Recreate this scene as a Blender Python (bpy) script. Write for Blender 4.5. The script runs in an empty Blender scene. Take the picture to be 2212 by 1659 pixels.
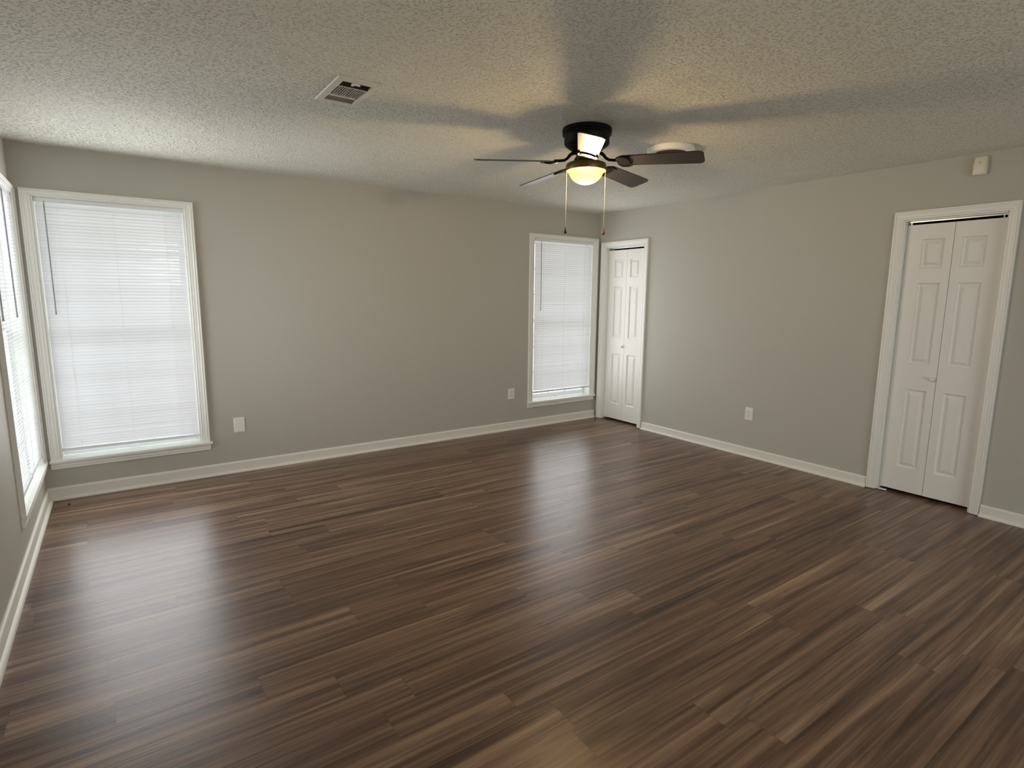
import bpy, bmesh, math, random
from mathutils import Vector, Matrix
random.seed(7)
PI = math.pi
SC = bpy.context.scene
COL = SC.collection
L = 5.2965      # room width (left wall at x = -L, right wall at x = 0, back wall at y = 0)
H = 2.44        # ceiling height
YR = -7.4       # rear wall behind the camera
T = 0.14        # wall thickness

# ------------------------------------------------------------------ camera
cam = bpy.data.cameras.new('camera')
cam.sensor_width = 36.0
cam.lens = 1215.14 / 2212 * 36.0
cam.clip_start = 0.02
camo = bpy.data.objects.new('camera', cam)
COL.objects.link(camo)
camo.location = (-4.7946, -5.0379, 1.4722)
camo.rotation_euler = (1.41649257, -0.00887237, -0.61015002)
SC.camera = camo

# ------------------------------------------------------------------ world, daylight, exposure
world = bpy.data.worlds.new('overcast sky')
SC.world = world
world.use_nodes = True
bgn = world.node_tree.nodes['Background']
bgn.inputs['Color'].default_value = (0.93, 0.97, 1.0, 1)
bgn.inputs['Strength'].default_value = 3.1


def daylight(name, loc, rotz, w, h, power, col=(0.95, 0.975, 1.0), spread=180):
    l = bpy.data.lights.new(name, 'AREA')
    l.shape = 'RECTANGLE'
    l.size, l.size_y = w, h
    l.energy = power
    l.color = col
    l.spread = math.radians(spread)
    o = bpy.data.objects.new(name, l)
    COL.objects.link(o)
    o.location = loc
    o.rotation_euler = (PI / 2, 0, rotz)      # -Z of the lamp looks into the room
    return o


# soft daylight coming in at the three windows, plus an added fill lamp behind the camera
daylight('daylight_back_left', (-4.754, -0.05, 1.24), PI, 0.86, 1.66, 14.5)
daylight('daylight_back_right', (-0.54, -0.05, 1.26), PI, 0.82, 1.62, 6.8, spread=150)
daylight('daylight_left', (-L + 0.06, -0.70, 1.24), -PI / 2, 0.84, 1.66, 8.5, spread=84)
daylight('added_fill_rear', (-2.6, YR + 0.03, 1.15), 0, 2.8, 1.9, 5.0, (1.0, 0.97, 0.9))  # fill added to brighten the room; no known source there

SC.view_settings.view_transform = 'Standard'
SC.view_settings.look = 'None'
SC.view_settings.gamma = 1.0
SC.view_settings.use_curve_mapping = False
SC.view_settings.exposure = 0.24
SC.cycles.use_denoising = True
SC.cycles.max_bounces = 14
SC.cycles.diffuse_bounces = 8
SC.cycles.transmission_bounces = 8
SC.cycles.transparent_max_bounces = 16
SC.cycles.sample_clamp_indirect = 4.0
SC.cycles.caustics_reflective = False
SC.cycles.caustics_refractive = False


# ------------------------------------------------------------------ materials
def lin(r, g, b):
    f = lambda c: (c / 255) / 12.92 if c <= 10 else ((c / 255 + 0.055) / 1.055) ** 2.4
    return (f(r), f(g), f(b), 1)


def pbr(name, col, rough=0.5, metal=0.0, bump=None, spec=0.5, emit=None):
    m = bpy.data.materials.new(name)
    m.use_nodes = True
    nt = m.node_tree
    b = nt.nodes['Principled BSDF']
    b.inputs['Base Color'].default_value = col
    b.inputs['Roughness'].default_value = rough
    b.inputs['Metallic'].default_value = metal
    b.inputs['Specular IOR Level'].default_value = spec
    if bump:
        sc, dist, det = bump
        tc = nt.nodes.new('ShaderNodeTexCoord')
        n = nt.nodes.new('ShaderNodeTexNoise')
        n.inputs['Scale'].default_value = sc
        n.inputs['Detail'].default_value = det
        bp = nt.nodes.new('ShaderNodeBump')
        bp.inputs['Distance'].default_value = dist
        bp.inputs['Strength'].default_value = 1.0
        nt.links.new(tc.outputs['Object'], n.inputs['Vector'])
        nt.links.new(n.outputs['Fac'], bp.inputs['Height'])
        nt.links.new(bp.outputs['Normal'], b.inputs['Normal'])
    return m


class NT:
    """tiny helper for node graphs"""
    def __init__(self, m):
        self.nt = m.node_tree

    def n(self, t, **kw):
        x = self.nt.nodes.new(t)
        for k, v in kw.items():
            setattr(x, k, v)
        return x

    def l(self, a, b):
        self.nt.links.new(a, b)

    def math(self, op, a, b=None, c=None):
        x = self.n('ShaderNodeMath', operation=op)
        for i, v in enumerate((a, b, c)):
            if v is None:
                continue
            if isinstance(v, (int, float)):
                x.inputs[i].default_value = v
            else:
                self.l(v, x.inputs[i])
        return x.outputs[0]

    def xyz(self, a, b, c):
        x = self.n('ShaderNodeCombineXYZ')
        for i, v in enumerate((a, b, c)):
            if isinstance(v, (int, float)):
                x.inputs[i].default_value = v
            else:
                self.l(v, x.inputs[i])
        return x.outputs[0]

    def ramp(self, f, stops):
        x = self.n('ShaderNodeValToRGB')
        cr = x.color_ramp
        while len(cr.elements) < len(stops):
            cr.elements.new(0.5)
        for e, (p, c) in zip(cr.elements, stops):
            e.position = p
            e.color = c if len(c) == 4 else (*c, 1)
        self.l(f, x.inputs[0])
        return x.outputs[0]

    def mix(self, f, a, b, mode='MIX'):
        x = self.n('ShaderNodeMix', data_type='RGBA', blend_type=mode)
        for i, v in ((0, f), (6, a), (7, b)):
            if isinstance(v, (int, float)):
                x.inputs[i].default_value = v
            elif isinstance(v, tuple):
                x.inputs[i].default_value = v
            else:
                self.l(v, x.inputs[i])
        return x.outputs[2]


def floor_material():
    m = pbr('dark walnut vinyl planks', (0.1, 0.06, 0.04, 1), 0.33)
    g = NT(m)
    b = m.node_tree.nodes['Principled BSDF']
    tc = g.n('ShaderNodeTexCoord')
    sp = g.n('ShaderNodeSeparateXYZ')
    g.l(tc.outputs['Object'], sp.inputs[0])
    x, y = sp.outputs[0], sp.outputs[1]
    W_, LEN = 0.150, 1.22
    yr = g.math('DIVIDE', y, W_)
    row = g.math('FLOOR', yr)
    wn = g.n('ShaderNodeTexWhiteNoise', noise_dimensions='1D')
    g.l(row, wn.inputs['W'])
    xs = g.math('ADD', g.math('DIVIDE', x, LEN), g.math('MULTIPLY', wn.outputs['Value'], 9.37))
    colm = g.math('FLOOR', xs)
    wn2 = g.n('ShaderNodeTexWhiteNoise', noise_dimensions='2D')
    g.l(g.xyz(row, colm, 0), wn2.inputs['Vector'])
    r = wn2.outputs['Value']
    rr = g.n('ShaderNodeSeparateColor')
    g.l(wn2.outputs['Color'], rr.inputs[0])
    r2, r3 = rr.outputs[1], rr.outputs[2]

    def noise(sx, sy, det, dist, k):
        n = g.n('ShaderNodeTexNoise')
        n.inputs['Scale'].default_value = 1.0
        n.inputs['Detail'].default_value = det
        n.inputs['Distortion'].default_value = dist
        g.l(g.xyz(g.math('ADD', g.math('MULTIPLY', x, sx), g.math('MULTIPLY', r, 37.0 + k)),
                  g.math('ADD', g.math('MULTIPLY', y, sy), g.math('MULTIPLY', r2, 91.0 + k)),
                  g.math('MULTIPLY', r3, 17.0)), n.inputs['Vector'])
        return n.outputs['Fac']
    broad = noise(0.62, 19.0, 5.0, 0.7, 0.0)
    fine = noise(3.2, 120.0, 5.0, 0.4, 13.0)
    mid = noise(1.3, 52.0, 4.0, 0.5, 5.0)
    knot = noise(1.7, 8.5, 2.0, 0.9, 29.0)
    base = g.ramp(broad, [(0.30, lin(68, 49, 38)), (0.46, lin(108, 83, 67)), (0.57, lin(128, 101, 83)), (0.72, lin(170, 144, 119))])
    base = g.mix(g.math('MULTIPLY', g.ramp(fine, [(0.33, (1, 1, 1)), (0.62, (0, 0, 0))]), 0.40), base, lin(62, 45, 34))
    base = g.mix(g.math('MULTIPLY', g.ramp(knot, [(0.60, (0, 0, 0)), (0.75, (1, 1, 1))]), 0.55), base, lin(50, 38, 30))
    base = g.mix(g.math('MULTIPLY', g.ramp(mid, [(0.50, (0, 0, 0)), (0.66, (1, 1, 1))]), 0.42), base, lin(150, 124, 101))
    base = g.mix(g.math('MULTIPLY', g.ramp(mid, [(0.34, (1, 1, 1)), (0.47, (0, 0, 0))]), 0.38), base, lin(60, 42, 32))
    # each plank a little lighter or darker than its neighbours
    tone = g.math('ADD', g.math('MULTIPLY', r3, 0.30), 0.86)
    hsv = g.n('ShaderNodeHueSaturation')
    g.l(base, hsv.inputs['Color'])
    g.l(tone, hsv.inputs['Value'])
    hsv.inputs['Saturation'].default_value = 1.0
    # seams
    fy = g.math('FRACT', yr)
    dy = g.math('MULTIPLY', g.math('MINIMUM', fy, g.math('SUBTRACT', 1.0, fy)), W_)
    fx = g.math('FRACT', xs)
    dx = g.math('MULTIPLY', g.math('MINIMUM', fx, g.math('SUBTRACT', 1.0, fx)), LEN)
    d = g.math('MINIMUM', dx, dy)
    seam = g.math('LESS_THAN', d, 0.0011)
    col = g.mix(g.math('MULTIPLY', seam, 0.45), hsv.outputs[0], lin(38, 28, 22))
    g.l(col, b.inputs['Base Color'])
    rg = g.math('ADD', g.math('MULTIPLY', fine, 0.14), 0.235)
    g.l(rg, b.inputs['Roughness'])
    b.inputs['Specular IOR Level'].default_value = 0.42
    bp = g.n('ShaderNodeBump')
    bp.inputs['Distance'].default_value = 0.0006
    bp.inputs['Strength'].default_value = 0.5
    hgt = g.math('SUBTRACT', fine, g.math('MULTIPLY', seam, 1.5))
    g.l(hgt, bp.inputs['Height'])
    g.l(bp.outputs['Normal'], b.inputs['Normal'])
    return m


def ceiling_material():
    m = pbr('sprayed ceiling texture', lin(230, 229, 217), 0.75, spec=0.3)
    g = NT(m)
    b = m.node_tree.nodes['Principled BSDF']
    tc = g.n('ShaderNodeTexCoord')
    n1 = g.n('ShaderNodeTexNoise')
    n1.inputs['Scale'].default_value = 80.0
    n1.inputs['Detail'].default_value = 2.8
    n1.inputs['Roughness'].default_value = 0.6
    n1.inputs['Distortion'].default_value = 0.25
    n2 = g.n('ShaderNodeTexNoise')
    n2.inputs['Scale'].default_value = 1.1
    n2.inputs['Detail'].default_value = 2.0
    g.l(tc.outputs['Object'], n1.inputs['Vector'])
    g.l(tc.outputs['Object'], n2.inputs['Vector'])
    h = g.ramp(n1.outputs['Fac'], [(0.33, (0, 0, 0)), (0.45, (0.8, 0.8, 0.8)), (0.70, (1, 1, 1))])
    amt = g.ramp(n2.outputs['Fac'], [(0.36, (0.55, 0.55, 0.55)), (0.62, (1, 1, 1))])
    bp = g.n('ShaderNodeBump')
    bp.inputs['Distance'].default_value = 0.0105
    g.l(g.math('MULTIPLY', h, amt), bp.inputs['Height'])
    bp.inputs['Strength'].default_value = 1.0
    g.l(bp.outputs['Normal'], b.inputs['Normal'])
    return m


def blind_material():
    m = bpy.data.materials.new('white vinyl slats')
    m.use_nodes = True
    g = NT(m)
    nt = m.node_tree
    nt.nodes.remove(nt.nodes['Principled BSDF'])
    out = nt.nodes['Material Output']
    d = g.n('ShaderNodeBsdfDiffuse')
    d.inputs['Color'].default_value = lin(236, 235, 238)
    t = g.n('ShaderNodeBsdfTranslucent')
    t.inputs['Color'].default_value = lin(246, 243, 248)
    mx = g.n('ShaderNodeMixShader')
    mx.inputs[0].default_value = 0.25
    g.l(d.outputs[0], mx.inputs[1])
    g.l(t.outputs[0], mx.inputs[2])
    g.l(mx.outputs[0], out.inputs[0])
    return m


def glass_material():
    m = bpy.data.materials.new('window glass')
    m.use_nodes = True
    g = NT(m)
    nt = m.node_tree
    nt.nodes.remove(nt.nodes['Principled BSDF'])
    out = nt.nodes['Material Output']
    t = g.n('ShaderNodeBsdfTransparent')
    t.inputs['Color'].default_value = (0.93, 0.96, 0.95, 1)
    gl = g.n('ShaderNodeBsdfGlossy')
    gl.inputs['Roughness'].default_value = 0.02
    mx = g.n('ShaderNodeMixShader')
    mx.inputs[0].default_value = 0.07
    g.l(t.outputs[0], mx.inputs[1])
    g.l(gl.outputs[0], mx.inputs[2])
    g.l(mx.outputs[0], out.inputs[0])
    return m


def bowl_material():
    m = bpy.data.materials.new('frosted warm glass')
    m.use_nodes = True
    g = NT(m)
    nt = m.node_tree
    nt.nodes.remove(nt.nodes['Principled BSDF'])
    out = nt.nodes['Material Output']
    t = g.n('ShaderNodeBsdfTranslucent')
    t.inputs['Color'].default_value = (0.15, 0.095, 0.022, 1)
    tr = g.n('ShaderNodeBsdfTransparent')
    tr.inputs['Color'].default_value = (1.0, 0.93, 0.78, 1)
    mx = g.n('ShaderNodeMixShader')
    mx.inputs[0].default_value = 0.55
    g.l(t.outputs[0], mx.inputs[1])
    g.l(tr.outputs[0], mx.inputs[2])
    g.l(mx.outputs[0], out.inputs[0])
    return m


M = {}
M['floor'] = floor_material()
M['ceiling'] = ceiling_material()
M['wall'] = pbr('warm gray wall paint', lin(183, 181, 171), 0.62, bump=(140.0, 0.0004, 3.0), spec=0.3)
M['trim'] = pbr('white semi-gloss trim paint', lin(232, 232, 226), 0.38)
M['base'] = pbr('off-white baseboard paint', lin(226, 224, 214), 0.42)
M['door'] = pbr('white door paint', lin(230, 229, 224), 0.45, bump=(260.0, 0.0003, 2.0))
M['plate'] = pbr('white plastic', lin(228, 227, 222), 0.35)
M['sensor'] = pbr('aged white plastic', lin(224, 217, 196), 0.4)
M['dark'] = pbr('dark void', (0.004, 0.004, 0.004, 1), 0.9)
M['closet'] = pbr('unlit closet lining', (0.03, 0.03, 0.03, 1), 0.9)  # near-black color paints in the darkness of the closed closet
M['vinyl'] = pbr('white vinyl sash', lin(235, 238, 240), 0.35)
M['blind'] = blind_material()
M['rail'] = pbr('white painted steel rail', lin(232, 232, 234), 0.35)
M['wand'] = pbr('clear gray plastic wand', lin(150, 152, 160), 0.25)
M['cord'] = pbr('white cord', lin(235, 235, 235), 0.8)
M['glass'] = glass_material()
M['bronze'] = pbr('oil rubbed bronze', (0.0055, 0.0045, 0.004, 1), 0.55, 0.0, spec=0.15)
M['fitter'] = pbr('bronze fitter with lamp glow', (0.15, 0.092, 0.024, 1), 0.4, 0.5)  # golden base color paints the lamp's glow onto dark bronze
M['blade'] = pbr('dark walnut blade', lin(48, 41, 37), 0.42, bump=(60.0, 0.0003, 4.0))
M['bowl'] = bowl_material()
M['chain'] = pbr('pale chain', lin(168, 158, 146), 0.5, 0.0)
M['bead_dark'] = pbr('black pull knob', (0.008, 0.006, 0.005, 1), 0.4)
M['bead_brown'] = pbr('brown wood pull knob', lin(104, 70, 40), 0.45)
M['metal'] = pbr('painted vent metal', lin(222, 218, 206), 0.45)
M['duct'] = pbr('duct interior', lin(38, 31, 25), 0.7)
M['duct_light'] = pbr('gray-olive deflector', lin(150, 146, 132), 0.6)
M['steel'] = pbr('bare track steel', lin(200, 205, 212), 0.3, 0.9)
M['lawn'] = pbr('pale paving', lin(205, 206, 198), 0.9)
M['soffit'] = pbr('painted soffit', lin(186, 176, 150), 0.8)
M['crumb'] = pbr('dark crumb', lin(24, 18, 15), 0.8)


def smudged_wall():
    m = M['wall'].copy()
    m.name = 'warm gray wall paint with gray smudge'
    g = NT(m)
    b = m.node_tree.nodes['Principled BSDF']
    tc = g.n('ShaderNodeTexCoord')
    sp = g.n('ShaderNodeSeparateXYZ')
    g.l(tc.outputs['Object'], sp.inputs[0])
    dx = g.math('DIVIDE', g.math('ADD', sp.outputs[0], 2.63), 0.17)
    dz = g.math('DIVIDE', g.math('SUBTRACT', sp.outputs[2], 2.345), 0.085)
    r2 = g.math('ADD', g.math('MULTIPLY', dx, dx), g.math('MULTIPLY', dz, dz))
    n = g.n('ShaderNodeTexNoise')
    n.inputs['Scale'].default_value = 9.0
    n.inputs['Detail'].default_value = 4.0
    g.l(tc.outputs['Object'], n.inputs['Vector'])
    f = g.math('MULTIPLY', g.math('SUBTRACT', 1.0, g.math('MINIMUM', r2, 1.0)), g.math('MULTIPLY', n.outputs['Fac'], 0.36))
    g.l(g.mix(f, b.inputs['Base Color'].default_value[:], lin(128, 126, 120)), b.inputs['Base Color'])
    return m


M['wall_smudge'] = smudged_wall()


# ------------------------------------------------------------------ mesh helpers
def link(name, bm, mat, parent=None, smooth=False, angle=None):
    bmesh.ops.remove_doubles(bm, verts=bm.verts, dist=1e-6)
    bmesh.ops.recalc_face_normals(bm, faces=bm.faces)
    me = bpy.data.meshes.new(name)
    bm.to_mesh(me)
    bm.free()
    me.materials.append(mat)
    if smooth:
        me.polygons.foreach_set('use_smooth', [True] * len(me.polygons))
        if angle:
            me.set_sharp_from_angle(angle=math.radians(angle))
    o = bpy.data.objects.new(name, me)
    COL.objects.link(o)
    if parent:
        o.parent = parent
    return o


def box(bm, x0, x1, y0, y1, z0, z1, bev=0.0, seg=2):
    b2 = bmesh.new()
    bmesh.ops.create_cube(b2, size=1.0)
    for v in b2.verts:
        v.co = Vector((x0 + (v.co.x + 0.5) * (x1 - x0), y0 + (v.co.y + 0.5) * (y1 - y0), z0 + (v.co.z + 0.5) * (z1 - z0)))
    if bev:
        bmesh.ops.bevel(b2, geom=list(b2.edges), offset=bev, segments=seg, affect='EDGES', profile=0.6)
    me = bpy.data.meshes.new('tmp')
    b2.to_mesh(me)
    b2.free()
    bm.from_mesh(me)
    bpy.data.meshes.remove(me)
    return bm


def lathe(bm, prof, seg=48, c=(0, 0)):
    """prof: list of (r, z)"""
    rings = []
    for r, z in prof:
        if r < 1e-5:
            rings.append([bm.verts.new((c[0], c[1], z))])
        else:
            rings.append([bm.verts.new((c[0] + r * math.cos(2 * PI * k / seg), c[1] + r * math.sin(2 * PI * k / seg), z)) for k in range(seg)])
    for a, b in zip(rings[:-1], rings[1:]):
        for k in range(seg):
            k2 = (k + 1) % seg
            if len(a) == 1 and len(b) == 1:
                continue
            if len(a) == 1:
                bm.faces.new((a[0], b[k], b[k2]))
            elif len(b) == 1:
                bm.faces.new((a[k], a[k2], b[0]))
            else:
                bm.faces.new((a[k], a[k2], b[k2], b[k]))
    return bm


def tube(bm, pts, r, seg=8):
    pts = [Vector(p) for p in pts]
    rr = r if isinstance(r, (list, tuple)) else [r] * len(pts)
    rings = []
    for i, p in enumerate(pts):
        t = (pts[min(i + 1, len(pts) - 1)] - pts[max(i - 1, 0)]).normalized()
        up = Vector((0, 0, 1)) if abs(t.z) < 0.9 else Vector((1, 0, 0))
        a = t.cross(up).normalized()
        b = t.cross(a).normalized()
        rings.append([bm.verts.new(p + (a * math.cos(2 * PI * k / seg) + b * math.sin(2 * PI * k / seg)) * rr[i]) for k in range(seg)])
    for a, b in zip(rings[:-1], rings[1:]):
        for k in range(seg):
            bm.faces.new((a[k], a[(k + 1) % seg], b[(k + 1) % seg], b[k]))
    bm.faces.new(rings[0])
    bm.faces.new(rings[-1])
    return bm


def extrude_profile(bm, prof, a, b):
    """prof: closed list of (d, z) where d is the distance out from the wall (towards -y); swept along x from a to b"""
    va = [bm.verts.new((a, -d, z)) for d, z in prof]
    vb = [bm.verts.new((b, -d, z)) for d, z in prof]
    n = len(prof)
    for k in range(n):
        bm.faces.new((va[k], va[(k + 1) % n], vb[(k + 1) % n], vb[k]))
    bm.faces.new(va)
    bm.faces.new(vb)
    return bm


def slab(bm, us, zs, holes, d0, d1, axis):
    """a panel with rectangular holes: us/zs are the outer limits, holes are (u0,u1,z0,z1); thickness d0..d1; axis maps (u, z, d) to a point"""
    cu = sorted(set([us[0], us[1]] + [h for q in holes for h in q[:2]]))
    cz = sorted(set([zs[0], zs[1]] + [h for q in holes for h in q[2:]]))

    def solid(i, j):
        if i < 0 or j < 0 or i >= len(cu) - 1 or j >= len(cz) - 1:
            return False
        u, z = (cu[i] + cu[i + 1]) / 2, (cz[j] + cz[j + 1]) / 2
        return not any(a < u < b and c < z < d for a, b, c, d in holes)

    def quad(*p):
        bm.faces.new([bm.verts.new(axis(*q)) for q in p])
    for i in range(len(cu) - 1):
        for j in range(len(cz) - 1):
            if not solid(i, j):
                continue
            a, b, c, d = cu[i], cu[i + 1], cz[j], cz[j + 1]
            quad((a, c, d0), (b, c, d0), (b, d, d0), (a, d, d0))
            quad((a, c, d1), (b, c, d1), (b, d, d1), (a, d, d1))
            if not solid(i - 1, j):
                quad((a, c, d0), (a, d, d0), (a, d, d1), (a, c, d1))
            if not solid(i + 1, j):
                quad((b, c, d0), (b, d, d0), (b, d, d1), (b, c, d1))
            if not solid(i, j - 1):
                quad((a, c, d0), (b, c, d0), (b, c, d1), (a, c, d1))
            if not solid(i, j + 1):
                quad((a, d, d0), (b, d, d0), (b, d, d1), (a, d, d1))
    return bm


def struct(o, label=None, cat=None):
    o['kind'] = 'structure'
    if label:
        o['label'] = label
        o['category'] = cat
    return o


def empty(name, loc, rotz=0.0):
    o = bpy.data.objects.new(name, None)
    o.empty_display_size = 0.1
    COL.objects.link(o)
    o.location = loc
    o.rotation_euler = (0, 0, rotz)
    return o


def thing(name, label, cat, loc, rotz=0.0, group=None):
    o = empty(name, loc, rotz)
    o['label'] = label
    o['category'] = cat
    if group:
        o['group'] = group
    return o


# ------------------------------------------------------------------ room shell
# window openings (u0, u1, z0, z1) and door openings
WB1 = (-5.198, -4.309, 0.273, 2.108)
WB2 = (-0.988, -0.098, 0.273, 2.108)
WL = (-1.145, -0.066, 0.273, 2.108)       # in y, on the left wall
D1 = (0.100, 0.712, 0.0, 2.045)           # in -y, on the right wall
D2 = (3.190, 3.800, 0.0, 2.045)

VENT = (-3.863, -3.723, -2.354, -2.065)

o = link('floor', slab(bmesh.new(), (-L - T, 0.9), (YR - T, T), [], 0.0, -0.12, lambda u, z, d: (u, z, d)), M['floor'])
struct(o, 'dark walnut plank floor across the whole room', 'floor')
o = link('ceiling', slab(bmesh.new(), (-L - T, 0.9), (YR - T, T), [VENT], H, H + 0.12, lambda u, z, d: (u, z, d)), M['ceiling'])
struct(o, 'white sprayed textured ceiling', 'ceiling')
o = link('wall_back', slab(bmesh.new(), (-L - T, T), (0, H), [WB1, WB2], 0.0, T, lambda u, z, d: (u, d, z)), M['wall_smudge'])
struct(o, 'warm gray wall between the two back windows', 'wall')
o = link('wall_right', slab(bmesh.new(), (0.0, -YR), (0, H), [D1, D2], 0.0, T, lambda u, z, d: (d, -u, z)), M['wall'])
struct(o, 'warm gray wall with the two closet doors', 'wall')
o = link('wall_left', slab(bmesh.new(), (YR, 0.0), (0, H), [WL], 0.0, T, lambda u, z, d: (-L - d, u, z)), M['wall'])
struct(o, 'warm gray left wall with the window beside the corner', 'wall')
o = link('wall_rear', slab(bmesh.new(), (-L - T, T), (0, H), [(-4.05, -1.15, 0.12, 2.15)], 0.0, T, lambda u, z, d: (u, YR - d, z)), M['wall'])  # unseen wall; its opening is added to let in fill light
struct(o)
# unlit closet behind the doors
bm = bmesh.new()
box(bm, 0.85, 0.9, -5.0, T, 0, H)
box(bm, T, 0.9, T - 0.05, T, 0, H)
box(bm, T, 0.9, -5.05, -5.0, 0, H)
o = link('wall_closet', bm, M['closet'])
struct(o)
# eave outside, lawn outside
bm = bmesh.new()
box(bm, -L - 1.0, 1.0, T, 0.95, H - 0.10, H + 0.1)
box(bm, -L - 0.95, -L - T, YR, T, H - 0.10, H + 0.1)
struct(link('trim_1', bm, M['soffit']))
o = link('ground', box(bmesh.new(), -30, 12, -12, 25, -0.45, -0.3), M['lawn'])
struct(o)

# baseboards with shoe moulding
BASE = [(0, 0), (0.032, 0), (0.0315, 0.007), (0.028, 0.0135), (0.022, 0.018), (0.015, 0.020), (0.015, 0.076), (0.012, 0.083), (0.006, 0.088), (0, 0.088)]


def baseboard(name, runs, loc, rotz, label, hgt=1.0):
    bm = bmesh.new()
    for a, b in runs:
        extrude_profile(bm, [(d, z if z < 0.03 else 0.02 + (z - 0.02) * hgt) for d, z in BASE], a, b)
    o = link(name, bm, M['base'])
    o.location = loc
    o.rotation_euler = (0, 0, rotz)
    struct(o, label, 'baseboard')


baseboard('baseboard_back', [(-L, -0.020)], (0, 0, 0), 0, 'off-white baseboard along the back wall under both windows', 1.06)
baseboard('baseboard_right', [(0.779, 3.132), (3.858, -YR)], (0, 0, 0), -PI / 2, 'off-white baseboard along the right wall between and beyond the doors', 0.92)
baseboard('baseboard_left', [(YR, 0.0)], (-L, 0, 0), PI / 2, 'off-white baseboard along the left wall')

# casing profile: distance from the opening's edge -> thickness
CAS = [(0.0, 0.010), (0.004, 0.013), (0.010, 0.0135), (0.013, 0.011), (0.017, 0.0145), (0.034, 0.017), (0.038, 0.021), (0.043, 0.0215), (0.047, 0.018), (0.051, 0.0225), (0.058, 0.0225)]


def casing(bm, u0, u1, z0, z1, w=0.058, wt=0.058):
    """three mitred pieces round an opening, on the room side (towards -y)"""
    k = w / 0.058
    rows = []
    for q, t in [(0.0, 0.0)] + CAS + [(0.058, 0.0)]:
        qt = q * wt / 0.058
        q *= k
        rows.append([bm.verts.new(p) for p in ((u0 - q, -t, z0), (u0 - q, -t, z1 + qt), (u1 + q, -t, z1 + qt), (u1 + q, -t, z0))])
    for a, b in zip(rows[:-1], rows[1:]):
        for i in range(3):
            bm.faces.new((a[i], a[i + 1], b[i + 1], b[i]))
    for i in (0, 3):
        bm.faces.new([r[i] for r in rows])
    return bm


# ------------------------------------------------------------------ windows
def window(name, u0, u1, z0, z1, loc, rotz, label, sashes=1, far_trim=0.0, near_trim=0.0, nose=0.040):
    root = empty(name, loc, rotz)
    struct(root, label, 'window')
    zs = 0.293
    bm = casing(bmesh.new(), u0, u1, zs, z1, wt=0.046)
    link('casing', bm, M['trim'], root)
    bm = bmesh.new()                                                  # jamb lining
    box(bm, u0 - 0.002, u0 + 0.010, -0.004, T, zs, z1)
    box(bm, u1 - 0.010, u1 + 0.002, -0.004, T, zs, z1)
    box(bm, u0, u1, -0.004, T, z1 - 0.002, z1 + 0.004)
    link('jamb', bm, M['trim'], root)
    bm = bmesh.new()
    box(bm, u0 - 0.066 + near_trim, u1 + 0.074 - far_trim, -nose, 0.0, zs - 0.020, zs, 0.004)
    box(bm, u0, u1, -0.002, T - 0.02, zs - 0.020, zs)
    link('stool', bm, M['trim'], root)
    bm = bmesh.new()
    extrude_profile(bm, [(0, zs - 0.020), (0.022, zs - 0.020), (0.022, zs - 0.030), (0.018, zs - 0.034), (0.019, zs - 0.050), (0.013, zs - 0.054), (0.014, zs - 0.066), (0.010, zs - 0.071), (0, zs - 0.071)],
                    u0 - 0.060 + near_trim, u1 + 0.060 - far_trim)
    link('apron', bm, M['trim'], root)
    n = sashes
    wu = (u1 - u0) / n
    for s in range(n):
        a, b = u0 + wu * s + 0.012, u0 + wu * (s + 1) - 0.012
        zm = (zs + z1) / 2
        for (c, d, y) in ((zs + 0.004, zm + 0.02, 0.094), (zm - 0.02, z1 - 0.012, 0.116)):
            bm = bmesh.new()
            f = 0.036
            box(bm, a, a + f, y, y + 0.022, c, d, 0.003)
            box(bm, b - f, b, y, y + 0.022, c, d, 0.003)
            box(bm, a + f - 0.002, b - f + 0.002, y, y + 0.022, c, c + (0.055 if y < 0.1 else f), 0.003)
            box(bm, a + f - 0.002, b - f + 0.002, y, y + 0.022, d - f, d, 0.003)
            if y < 0.1:
                m_ = (a + b) / 2
                box(bm, m_ - 0.03, m_ + 0.03, y - 0.012, y + 0.002, c + 0.008, c + 0.016, 0.002)
            sash = link('sash', bm, M['vinyl'], root)
            bm = bmesh.new()
            nc = 3 if n == 1 else 2
            for k in range(1, nc):
                u = a + f + (b - a - 2 * f) * k / nc
                box(bm, u - 0.009, u + 0.009, y + 0.005, y + 0.017, c + f, d - f)
            for k in range(1, 3):
                z = c + f + (d - c - 2 * f) * k / 3
                box(bm, a + f, b - f, y + 0.006, y + 0.016, z - 0.009, z + 0.009)
            link('muntin', bm, M['vinyl'], sash)
            bm = bmesh.new()
            box(bm, a + f - 0.004, b - f + 0.004, y + 0.009, y + 0.013, c + f - 0.004, d - f + 0.004)
            link('glass', bm, M['glass'], sash)
    return root


window('window_1', *WB1, (0, 0, 0), 0, 'tall back wall window beside the left corner, blind down', near_trim=0.0)
window('window_2', *WB2, (0, 0, 0), 0, 'tall back wall window beside the closet door in the right corner', far_trim=0.010)
window('window_3', *WL, (-L, 0, 0), PI / 2, 'wide left wall window with two blinds, seen edge on', sashes=2, far_trim=0.016, nose=0.027)


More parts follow.
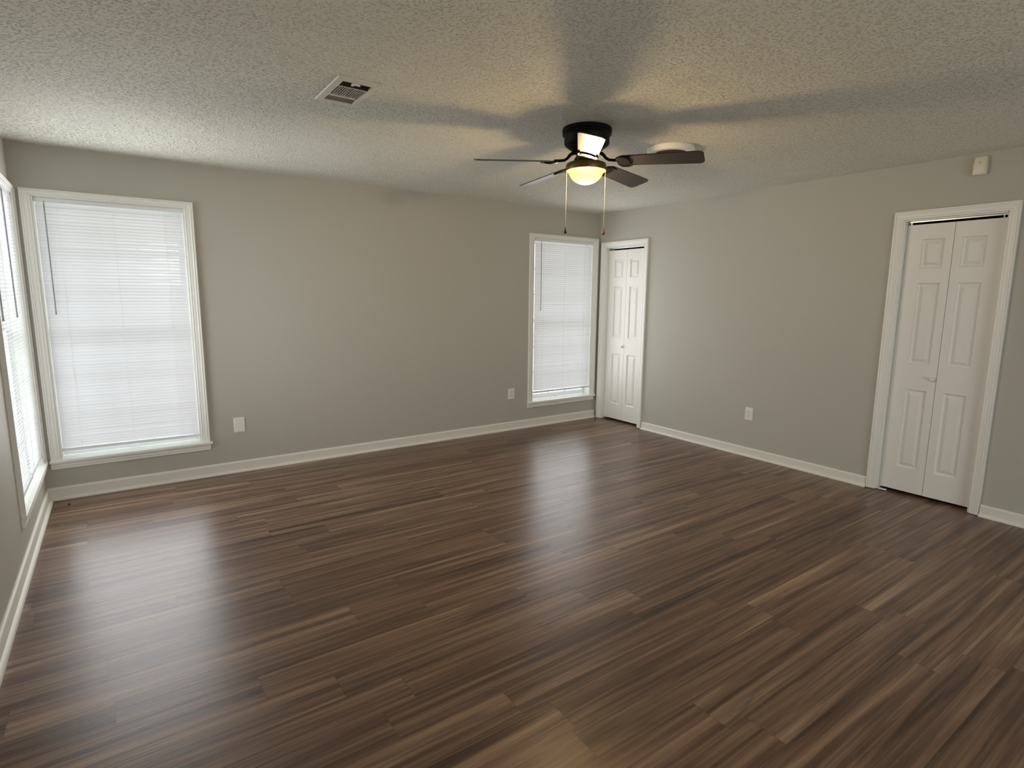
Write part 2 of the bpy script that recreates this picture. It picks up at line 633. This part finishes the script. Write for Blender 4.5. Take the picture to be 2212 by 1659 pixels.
# ------------------------------------------------------------------ blinds
def blind(label, u0, u1, ztop, zbot, y, loc, rotz, tilt, wand, ladders, wandlen=0.745, tiltrail=0.0, var=1.5, swing=0.0, chord=0.0270, opened=0.0):
    root = thing('window_blind', label, 'blind', loc, rotz, 'mini blinds over the windows')
    cx = (u0 + u1) / 2
    root.location = Vector(loc) + Matrix.Rotation(rotz, 3, 'Z') @ Vector((cx, y, ztop))
    w = (u1 - u0) / 2
    bm = bmesh.new()                                                  # headrail: a U channel with folded lips
    box(bm, -w, w, -0.014, 0.013, -0.028, 0.0, 0.002)
    box(bm, -w, w, -0.0165, -0.013, -0.030, -0.022, 0.001)
    link('headrail', bm, M['rail'], root)
    z0 = -0.040
    z1 = zbot - ztop + 0.018
    pitch = 0.0226
    n = int(round((z0 - z1) / pitch))
    pitch = (z0 - z1) / n
    bm = bmesh.new()
    rs = random.Random(int(abs(u0) * 1000))
    crown, seg = 0.0022, 28
    for k in range(n):
        zc = z0 - pitch * (k + 0.5) + rs.uniform(-0.0008, 0.0008)
        tl = tilt + rs.gauss(0, var)
        ph, am = rs.uniform(0, 6.28), rs.uniform(0.3, 1.1) * var * 0.8
        wv = rs.uniform(3, 9)
        rows = []
        for i in range(seg + 1):
            u = -w + 0.004 + (2 * w - 0.008) * i / seg
            un, vn = i / seg, 1 - (k + 0.5) / n          # the upper right of the blind hangs a little more open
            op = opened * max(0.0, un - 0.15) / 0.85 * math.exp(-((vn - 0.76) / 0.17) ** 2)
            a = math.radians(tl - op + am * math.sin(wv * u + ph) + rs.gauss(0, 0.25 * var))
            # chord direction: from the room edge (low) to the outer edge (high)
            cd = Vector((0, math.cos(a), math.sin(a)))
            nd = Vector((0, -math.sin(a), math.cos(a)))
            sag = 0.0007 * math.sin(wv * 0.5 * u + ph)
            p = Vector((u, 0, zc + sag))
            rows.append([bm.verts.new(p + cd * chord * s + nd * crown * (0.25 - s * s) * 4) for s in (-0.5, -0.17, 0.17, 0.5)])
        for a, b in zip(rows[:-1], rows[1:]):
            for i in range(3):
                bm.faces.new((a[i], b[i], b[i + 1], a[i + 1]))
    link('slats', bm, M['blind'], root, smooth=True)
    bm = bmesh.new()                                                  # bottom rail
    zr = zbot - ztop
    box(bm, -w, w, -0.012, 0.012, -0.011, 0.011, 0.004)
    for s in (-1, 1):
        box(bm, s * (w - 0.001) - 0.002, s * (w - 0.001) + 0.002, -0.013, 0.013, -0.012, 0.012, 0.002)
    br = link('bottom_rail', bm, M['rail'], root)
    br.location = (0, 0, zr)
    br.rotation_euler = (0, tiltrail, 0)
    for u in ladders:
        bm = bmesh.new()
        for yy in (-0.0125, 0.0125):
            tube(bm, [(u - cx, yy, -0.028), (u - cx, yy, zr)], 0.0008, 5)
        for k in range(n):
            zc = z0 - pitch * (k + 0.5) - 0.011
            tube(bm, [(u - cx, -0.0125, zc), (u - cx, 0.0125, zc + 0.003)], 0.0006, 4)
        link('ladder_cord', bm, M['cord'], root)
    if wand is not None:
        bm = bmesh.new()
        wu = wand - cx
        tube(bm, [(wu, -0.016, -0.022), (wu, -0.024, -0.030), (wu, -0.026, -0.045)], 0.0025, 6)
        tube(bm, [(wu, -0.026, -0.040), (wu + swing, -0.028, -0.040 - wandlen)], 0.0042, 6)
        tube(bm, [(wu + swing, -0.028, -0.040 - wandlen + 0.02), (wu + swing, -0.028, -0.040 - wandlen)], 0.0050, 6)
        link('tilt_wand', bm, M['wand'], root)
    return root


blind('white mini blind lowered over the back wall window next to the left corner', -5.186, -4.320, 2.105, 0.350, 0.030, (0, 0, 0), 0, 79, -5.133,
      (-5.070, -4.754, -4.438), tiltrail=0.008, var=1.8, opened=31.0)
blind('white mini blind lowered over the back wall window next to the closet door', -0.962, -0.109, 2.105, 0.391, 0.018, (0, 0, 0), 0, 79, -0.885,
      (-0.838, -0.530, -0.226), var=0.7)
blind('far white mini blind of the left wall window, nearer the corner', -0.585, -0.080, 2.105, 0.350, 0.012, (-L, 0, 0), PI / 2, -40, -0.545,
      (-0.48, -0.18), var=0.3, chord=0.0255)
blind('near white mini blind of the left wall window, cut by the photo edge', -1.136, -0.592, 2.105, 0.345, 0.012, (-L, 0, 0), PI / 2, -40, -1.08,
      (-1.02, -0.72), var=0.3, chord=0.0255)


# ------------------------------------------------------------------ doors
def raised_leaf(bm, w, h, t, panels):
    """a door leaf at x 0..w, front face y = 0, thickness t towards +y; panels: (x0, x1, z0, z1)"""
    slab(bm, (0, w), (0, h), panels, 0.0, t, lambda u, z, d: (u, d, z))
    steps = [(0.0, 0.0), (0.003, 0.007), (0.012, 0.0125), (0.016, 0.0125), (0.038, 0.0025), (0.040, 0.002)]
    for x0, x1, z0, z1 in panels:
        prev = None
        for q, d in steps:
            ring = [bm.verts.new(p) for p in ((x0 + q, d, z0 + q), (x1 - q, d, z0 + q), (x1 - q, d, z1 - q), (x0 + q, d, z1 - q))]
            if prev:
                for i in range(4):
                    bm.faces.new((prev[i], prev[(i + 1) % 4], ring[(i + 1) % 4], ring[i]))
            prev = ring
        bm.faces.new(prev)
    return bm


def bifold(name, u0, u1, label, pins):
    root = empty(name, (0, -(u0 + u1) / 2, 0), -PI / 2)
    struct(root, label, 'door')
    c = (u0 + u1) / 2
    a, b = u0 - c, u1 - c
    bm = casing(bmesh.new(), a + 0.004, b - 0.004, 0.004, 2.049)
    link('casing', bm, M['trim'], root)
    bm = bmesh.new()
    box(bm, a, a + 0.012, -0.004, T, 0.004, 2.045)
    box(bm, b - 0.012, b, -0.004, T, 0.004, 2.045)
    box(bm, a, b, -0.004, T, 2.040, 2.047)
    link('jamb', bm, M['trim'], root)
    bm = bmesh.new()
    box(bm, a + 0.012, b - 0.012, 0.045, 0.075, 2.031, 2.041)
    link('track', bm, M['steel'], root)
    y = 0.045
    wl = 0.291
    x0 = a + 0.014
    zb, zt = 0.024, 2.014
    for k in range(2):
        bm = bmesh.new()
        p0, p1 = (0.103, 0.241) if k == 0 else (0.050, 0.188)
        raised_leaf(bm, wl, zt - zb, 0.034, [(p0, p1, 1.701 - zb, 1.908 - zb), (p0, p1, 1.003 - zb, 1.596 - zb), (p0, p1, 0.208 - zb, 0.810 - zb)])
        leaf = link('door_leaf', bm, M['door'], root)
        leaf.location = (x0 + k * (wl + 0.003), y, zb)
        if k == 0:
            bm = bmesh.new()
            prof = [(0.0, 0.032), (0.008, 0.031), (0.0145, 0.026), (0.016, 0.020), (0.0135, 0.013), (0.008, 0.008), (0.007, 0.004), (0.012, 0.002), (0.012, 0.0), (0.0, 0.0)]
            lathe(bm, prof, 24)
            bmesh.ops.transform(bm, matrix=Matrix.Rotation(PI / 2, 4, 'X'), verts=bm.verts)
            kn = link('knob', bm, M['plate'], leaf, True, 40)
            kn.location = (wl - 0.022, 0, 0.902 - zb)
    if pins:
        for x in (x0 + 0.022, x0 + 2 * wl - 0.03):
            bm = bmesh.new()
            lathe(bm, [(0, zt - 0.002), (0.004, zt - 0.002), (0.004, 2.033), (0, 2.033)], 10)
            for v in bm.verts:
                v.co += Vector((x, y + 0.004, 0))
            link('pivot_pin', bm, M['steel'], root)
        bm = bmesh.new()
        box(bm, a + 0.012, a + 0.078, 0.010, 0.032, 0.004, 0.012, 0.001)
        box(bm, a + 0.012, a + 0.016, 0.010, 0.032, 0.004, 0.030, 0.001)
        link('floor_bracket', bm, M['plate'], root)
    return root


bifold('door_1', D1[0], D1[1], 'white paneled bifold closet door in the far corner beside the window', False)
bifold('door_2', D2[0], D2[1], 'white paneled bifold closet door under the motion sensor at right', True)


# ------------------------------------------------------------------ plates and sensor
def plate(bm, w, h, d=0.006):
    box(bm, -w / 2, w / 2, -d, 0, -h / 2, h / 2)
    top = [f for f in bm.faces if f.normal.y < -0.9]
    edges = [e for f in top for e in f.edges]
    bmesh.ops.bevel(bm, geom=edges, offset=0.003, segments=3, affect='EDGES')
    return bm


t = thing('blank_wall_plate', 'blank white wall plate right of the left back window', 'wall plate', (-4.0268, 0, 0.399))
link('plate', plate(bmesh.new(), 0.084, 0.122), M['plate'], t)
bm = bmesh.new()
box(bm, -0.033, 0.033, -0.0068, -0.0055, -0.052, 0.052, 0.0005)
link('cover', bm, M['plate'], t)


def outlet(label, loc, rotz, w):
    t = thing('power_outlet', label, 'outlet', loc, rotz, 'duplex wall outlets')
    link('plate', plate(bmesh.new(), w, 0.120), M['plate'], t)
    for s in (-1, 1):
        bm = bmesh.new()
        n = 28
        ring = []
        for k in range(n):
            an = 2 * PI * k / n
            ring.append((0.0172 * math.cos(an), max(-0.0125, min(0.0125, 0.0165 * math.sin(an)))))
        va = [bm.verts.new((x, -0.0055, z)) for x, z in ring]
        vb = [bm.verts.new((x, -0.0085, z)) for x, z in ring]
        for k in range(n):
            bm.faces.new((va[k], va[(k + 1) % n], vb[(k + 1) % n], vb[k]))
        bm.faces.new(vb)
        rc = link('receptacle', bm, M['plate'], t)
        rc.location = (0, 0, s * 0.0195)
        bm = bmesh.new()
        box(bm, -0.0072, -0.0048, -0.0090, -0.0080, -0.0005, 0.0085)
        box(bm, 0.0048, 0.0068, -0.0090, -0.0080, 0.0005, 0.0075)
        box(bm, -0.0024, 0.0024, -0.0090, -0.0080, -0.0095, -0.0045, 0.0004)
        link('slot', bm, M['dark'], rc)
    bm = bmesh.new()
    lathe(bm, [(0, 0.0075), (0.0025, 0.0072), (0.0032, 0.0055)], 12)
    bmesh.ops.transform(bm, matrix=Matrix.Rotation(PI / 2, 4, 'X'), verts=bm.verts)
    link('screw', bm, M['steel'], t)


outlet('white duplex outlet on the back wall left of the corner window', (-1.271, 0, 0.405), 0, 0.082)
outlet('white duplex outlet on the right wall between the two closet doors', (0, -2.078, 0.405), -PI / 2, 0.078)

t = thing('motion_sensor', 'small aged white motion sensor high on the right wall above the closet door', 'sensor', (0, -3.612, 2.296), -PI / 2)
bm = bmesh.new()
prof = [(0.030, 0.0), (0.037, 0.012), (0.041, 0.050), (0.041, 0.090), (0.034, 0.112), (0.026, 0.119)]
# tapered body: wider and thicker in the middle, edges rounded
rows = []
for z, hw, d in ((0.0, 0.033, 0.028), (0.004, 0.0355, 0.036), (0.03, 0.0355, 0.041), (0.062, 0.0345, 0.041), (0.10, 0.0325, 0.038), (0.114, 0.031, 0.034), (0.119, 0.028, 0.026)):
    rows.append([bm.verts.new(p) for p in ((-hw, 0, z), (-hw, -d + 0.008, z), (-hw + 0.003, -d + 0.002, z), (-hw + 0.009, -d, z), (hw - 0.009, -d, z), (hw - 0.003, -d + 0.002, z), (hw, -d + 0.008, z), (hw, 0, z))])
for a, b in zip(rows[:-1], rows[1:]):
    for i in range(8):
        bm.faces.new((a[i], a[(i + 1) % 8], b[(i + 1) % 8], b[i]))
bm.faces.new(rows[0])
bm.faces.new(rows[-1])
link('housing', bm, M['sensor'], t, True, 35)
bm = bmesh.new()
rows = []
for k in range(9):
    x = -0.024 + 0.048 * k / 8
    d = 0.040 + 0.006 * math.cos((x / 0.024) * PI / 2)
    rows.append([bm.verts.new((x, -d, z)) for z in (0.010, 0.026, 0.040, 0.054)])
for a, b in zip(rows[:-1], rows[1:]):
    for i in range(3):
        bm.faces.new((a[i], b[i], b[i + 1], a[i + 1]))
link('lens', bm, M['plate'], t, True)
bm = bmesh.new()
lathe(bm, [(0, 0.0405), (0.003, 0.0400), (0.003, 0.036)], 12)
bmesh.ops.transform(bm, matrix=Matrix.Translation((0, 0, 0.078)) @ Matrix.Rotation(PI / 2, 4, 'X'), verts=bm.verts)
link('indicator', bm, M['dark'], t)

# ------------------------------------------------------------------ ceiling vent
vx, vy = (VENT[0] + VENT[1]) / 2, (VENT[2] + VENT[3]) / 2
t = thing('ceiling_vent', 'white ceiling air vent with dark louvers above the left window', 'vent', (vx, vy, H))
bm = bmesh.new()
ox, oy = 0.105, 0.187
ix, iy = 0.070, 0.1445
rings = []
for (a, b, z) in ((ox, oy, 0.0), (ox, oy, -0.003), (ox - 0.004, oy - 0.004, -0.007), (ix + 0.004, iy + 0.004, -0.010), (ix, iy, -0.008), (ix, iy, 0.02)):
    rings.append([bm.verts.new(p) for p in ((-a, -b, z), (a, -b, z), (a, b, z), (-a, b, z))])
for a, b in zip(rings[:-1], rings[1:]):
    for i in range(4):
        bm.faces.new((a[i], a[(i + 1) % 4], b[(i + 1) % 4], b[i]))
link('frame', bm, M['metal'], t)
bm = bmesh.new()
box(bm, -0.080, 0.080, -0.155, 0.155, 0.10, 0.11)
for s in (-1, 1):
    box(bm, s * 0.072 - 0.001, s * 0.072 + 0.001, -0.147, 0.147, 0.0, 0.10)
    box(bm, -0.073, 0.073, s * 0.1465 - 0.001, s * 0.1465 + 0.001, 0.0, 0.10)
link('duct', bm, M['duct'], t)
bm = bmesh.new()
for k in range(12):
    x = -0.064 + 0.128 * k / 11
    b2 = bmesh.new()
    box(b2, -0.0008, 0.0008, -0.072, 0.072, -0.008, 0.008)
    bmesh.ops.transform(b2, matrix=Matrix.Translation((x, 0.0, 0.003)) @ Matrix.Rotation(math.radians(24 if k % 3 else 34), 4, 'Y'), verts=b2.verts)
    me = bpy.data.meshes.new('tmp')
    b2.to_mesh(me)
    b2.free()
    bm.from_mesh(me)
    bpy.data.meshes.remove(me)
for s in (-1, 1):
    box(bm, -0.070, 0.070, s * 0.0735 - 0.003, s * 0.0735 + 0.003, -0.0075, 0.006)
link('louvers', bm, M['metal'], t)
for s in (-1, 1):
    bm = bmesh.new()
    for k in range(2):
        y0, y1 = s * (0.078 + 0.032 * k), s * (0.122 + 0.022 * k)
        vs = [bm.verts.new(p) for p in ((-0.069, y0, -0.007 + 0.004 * k), (0.069, y0, -0.007 + 0.004 * k), (0.069, y1, 0.026), (-0.069, y1, 0.026))] if s < 0 else [bm.verts.new(p) for p in ((-0.069, y0, 0.022 + 0.004 * k), (0.069, y0, 0.022 + 0.004 * k), (0.069, y1, -0.006), (-0.069, y1, -0.006))]
        bm.faces.new(vs)
    link('deflector', bm, M['duct'] if s < 0 else M['duct_light'], t)  # far deflector colored paler than the near one
bm = bmesh.new()
box(bm, -0.028, 0.010, -0.1435, -0.137, -0.016, -0.006, 0.002)
box(bm, -0.030, -0.018, -0.144, -0.128, -0.018, -0.010, 0.002)
link('damper_lever', bm, M['plate'], t)

# ------------------------------------------------------------------ round ceiling fixture base
t = thing('ceiling_ring', 'round white ceiling ring with dark center behind the right fan blade', 'ceiling fixture', (-1.733, -2.457, H))
bm = bmesh.new()
lathe(bm, [(0.146, 0.0), (0.150, -0.004), (0.150, -0.026), (0.143, -0.034), (0.110, -0.036), (0.104, -0.032), (0.100, -0.012), (0.0, -0.010)], 56)
link('rim', bm, M['plate'], t, True, 40)
bm = bmesh.new()
lathe(bm, [(0.1005, -0.0125), (0.097, -0.017), (0.0, -0.019)], 40)
link('center_plate', bm, M['bronze'], t, True, 40)

# ------------------------------------------------------------------ ceiling fan
FX, FY = -2.463, -2.450
fan = thing('ceiling_fan', 'dark bronze five blade ceiling fan with lit bowl light', 'ceiling fan', (FX, FY, H))
Z = lambda z: z - H
bm = bmesh.new()
lathe(bm, [(0, 0), (0.134, 0.0), (0.141, Z(2.436)), (0.1435, Z(2.430)), (0.1435, Z(2.418)), (0.138, Z(2.414)), (0.141, Z(2.410)), (0.1415, Z(2.402)), (0.133, Z(2.396)), (0.131, Z(2.392)), (0.131, Z(2.356)), (0.126, Z(2.346)), (0.088, Z(2.318)), (0.070, Z(2.308)), (0.066, Z(2.300)), (0, Z(2.300))], 64)
link('motor_housing', bm, M['bronze'], fan, True, 38)
bm = bmesh.new()
lathe(bm, [(0, Z(2.302)), (0.054, Z(2.302)), (0.051, Z(2.290)), (0.051, Z(2.278)), (0.058, Z(2.264)), (0.078, Z(2.253)), (0.104, Z(2.247)), (0.113, Z(2.243)), (0.1175, Z(2.236)), (0.1185, Z(2.206)), (0.1165, Z(2.203)), (0.106, Z(2.205)), (0.105, Z(2.232)), (0.0, Z(2.236))], 64)
link('light_fitter', bm, M['fitter'], fan, True, 38)
bm = bmesh.new()
pr = []
for k in range(15):
    a = k / 14 * PI / 2
    pr.append((0.1005 * math.cos(a) ** 1.08 if k < 14 else 0.0, Z(2.206) - 0.079 * math.sin(a)))
lathe(bm, [(0.1005, Z(2.214))] + pr, 56)
link('glass_bowl', bm, M['bowl'], fan, True)
bulb = bpy.data.lights.new('bulb', 'POINT')
bulb.energy = 41.0
bulb.color = (1.0, 0.76, 0.45)
bulb.shadow_soft_size = 0.034
bo = bpy.data.objects.new('bulb', bulb)
COL.objects.link(bo)
bo.parent = fan
bo.location = (0, 0, Z(2.155))


def iron_bm():
    bm = bmesh.new()
    # arm leaves the hub, dips and runs out flat (along +x)
    tube(bm, [(0.055, 0, Z(2.302)), (0.080, 0, Z(2.300)), (0.100, 0, Z(2.288)), (0.116, 0, Z(2.268)), (0.134, 0, Z(2.256)), (0.160, 0, Z(2.252)), (0.195, 0, Z(2.249))],
         [0.011, 0.011, 0.0095, 0.0085, 0.008, 0.008, 0.009], 10)
    # plate under the blade: a rounded shield with two curled horns
    n = 26
    va, vb = [], []
    for k in range(n):
        a = 2 * PI * k / n
        x = 0.222 + 0.040 * math.cos(a) * (1.0 if math.cos(a) < 0 else 0.85)
        y = 0.044 * math.sin(a)
        va.append(bm.verts.new((x, y, Z(2.2445))))
        vb.append(bm.verts.new((x, y, Z(2.2375))))
    for k in range(n):
        bm.faces.new((va[k], va[(k + 1) % n], vb[(k + 1) % n], vb[k]))
    bm.faces.new(va)
    bm.faces.new(vb)
    for s in (-1, 1):
        tube(bm, [(0.186, s * 0.010, Z(2.246)), (0.188, s * 0.034, Z(2.244)), (0.206, s * 0.050, Z(2.241)), (0.238, s * 0.054, Z(2.240)), (0.262, s * 0.046, Z(2.240))],
             [0.006, 0.008, 0.008, 0.007, 0.005], 8)
    return bm


def blade_bm():
    bm = bmesh.new()
    pts = []
    r0, r1, h0, h1, c = 0.205, 0.660, 0.056, 0.068, 0.030
    for k in range(7):                                               # tip, gently rounded corners
        a = -PI / 2 + PI / 2 * k / 6
        pts.append((r1 - c + c * math.cos(a), -h1 + c + c * math.sin(a)))
    for k in range(7):
        a = PI / 2 * k / 6
        pts.append((r1 - c + c * math.cos(a), h1 - c + c * math.sin(a)))
    for k in range(5):
        a = PI / 2 + PI / 2 * k / 4
        pts.append((r0 + 0.018 + 0.018 * math.cos(a), h0 - 0.018 + 0.018 * math.sin(a)))
    for k in range(5):
        a = PI + PI / 2 * k / 4
        pts.append((r0 + 0.018 + 0.018 * math.cos(a), -h0 + 0.018 + 0.018 * math.sin(a)))
    va = [bm.verts.new((x, y, Z(2.2505))) for x, y in pts]
    vb = [bm.verts.new((x, y, Z(2.2450))) for x, y in pts]
    n = len(pts)
    for k in range(n):
        bm.faces.new((va[k], va[(k + 1) % n], vb[(k + 1) % n], vb[k]))
    bm.faces.new(va)
    bm.faces.new(vb)
    return bm


PITCH, DROOP = math.radians(14.0), math.radians(2.3)


def pitch_blade(bm, out):
    """turn about the blade's own axis (clockwise edge up) and droop slightly towards the tip, beyond radius `out`"""
    zc = Z(2.248)
    for v in bm.verts:
        x, y, z = v.co
        f = max(0.0, min(1.0, (x - 0.13) / 0.06))
        a = -PITCH * f
        dz = z - zc
        y2, z2 = y * math.cos(a) - dz * math.sin(a), y * math.sin(a) + dz * math.cos(a)
        z2 -= max(0.0, x - 0.18) * math.tan(DROOP)
        if f > 0:
            v.co = (x, y2, zc + z2)


bm = iron_bm()
pitch_blade(bm, 0.17)
iron0 = link('blade_iron', bm, M['bronze'], fan, True, 40)
bm = blade_bm()
pitch_blade(bm, 0.0)
blade0 = link('blade', bm, M['blade'], fan)
for k in range(5):
    an = math.radians(14 + 72 * k)
    for src in (iron0, blade0):
        ob = src
        if k:
            ob = src.copy()
            COL.objects.link(ob)
            ob.parent = fan
        ob.rotation_euler = (0, 0, an)

for ang, zend, mat in ((137.5, 1.886, 'bead_dark'), (-42.5, 1.878, 'bead_brown')):
    a = math.radians(ang)
    r = 0.113
    px, py = r * math.cos(a), r * math.sin(a)
    bm = bmesh.new()
    tube(bm, [(px, py, Z(2.215)), (px, py, Z(zend))], 0.0008, 6)
    for k in range(60):
        z = 2.21 - (2.21 - zend) * k / 60
        lathe(bm, [(0, Z(z) + 0.0018), (0.0014, Z(z)), (0, Z(z) - 0.0018)], 6, (px, py))
    ch = link('pull_chain', bm, M['chain'], fan)
    bm = bmesh.new()
    lathe(bm, [(0, Z(zend) + 0.004), (0.0018, Z(zend) + 0.002), (0.0028, Z(zend) - 0.008), (0.0070, Z(zend) - 0.022), (0.0085, Z(zend) - 0.030), (0.0072, Z(zend) - 0.037), (0, Z(zend) - 0.040)], 20, (px, py))
    kn = link('pull_knob', bm, M[mat], ch, True)
    kn['label'] = 'black teardrop pull knob' if mat == 'bead_dark' else 'brown teardrop pull knob'

# ------------------------------------------------------------------ crumb on the floor
for (x, y, s, lab) in ((-5.17, -0.165, 0.006, 'tiny dark crumb on the floor by the left corner'),):
    bm = bmesh.new()
    bmesh.ops.create_icosphere(bm, subdivisions=2, radius=s)
    for v in bm.verts:
        v.co.x *= 1.5
        v.co.z = max(-0.5 * s, v.co.z * 0.6) + 0.5 * s
        v.co += Vector((random.gauss(0, s * 0.08), random.gauss(0, s * 0.08), 0))
        v.co.z = max(v.co.z, 0.0)
    o = link('floor_crumb', bm, M['crumb'])
    o.location = (x, y, 0.0)
    o['label'] = lab
    o['category'] = 'crumb'
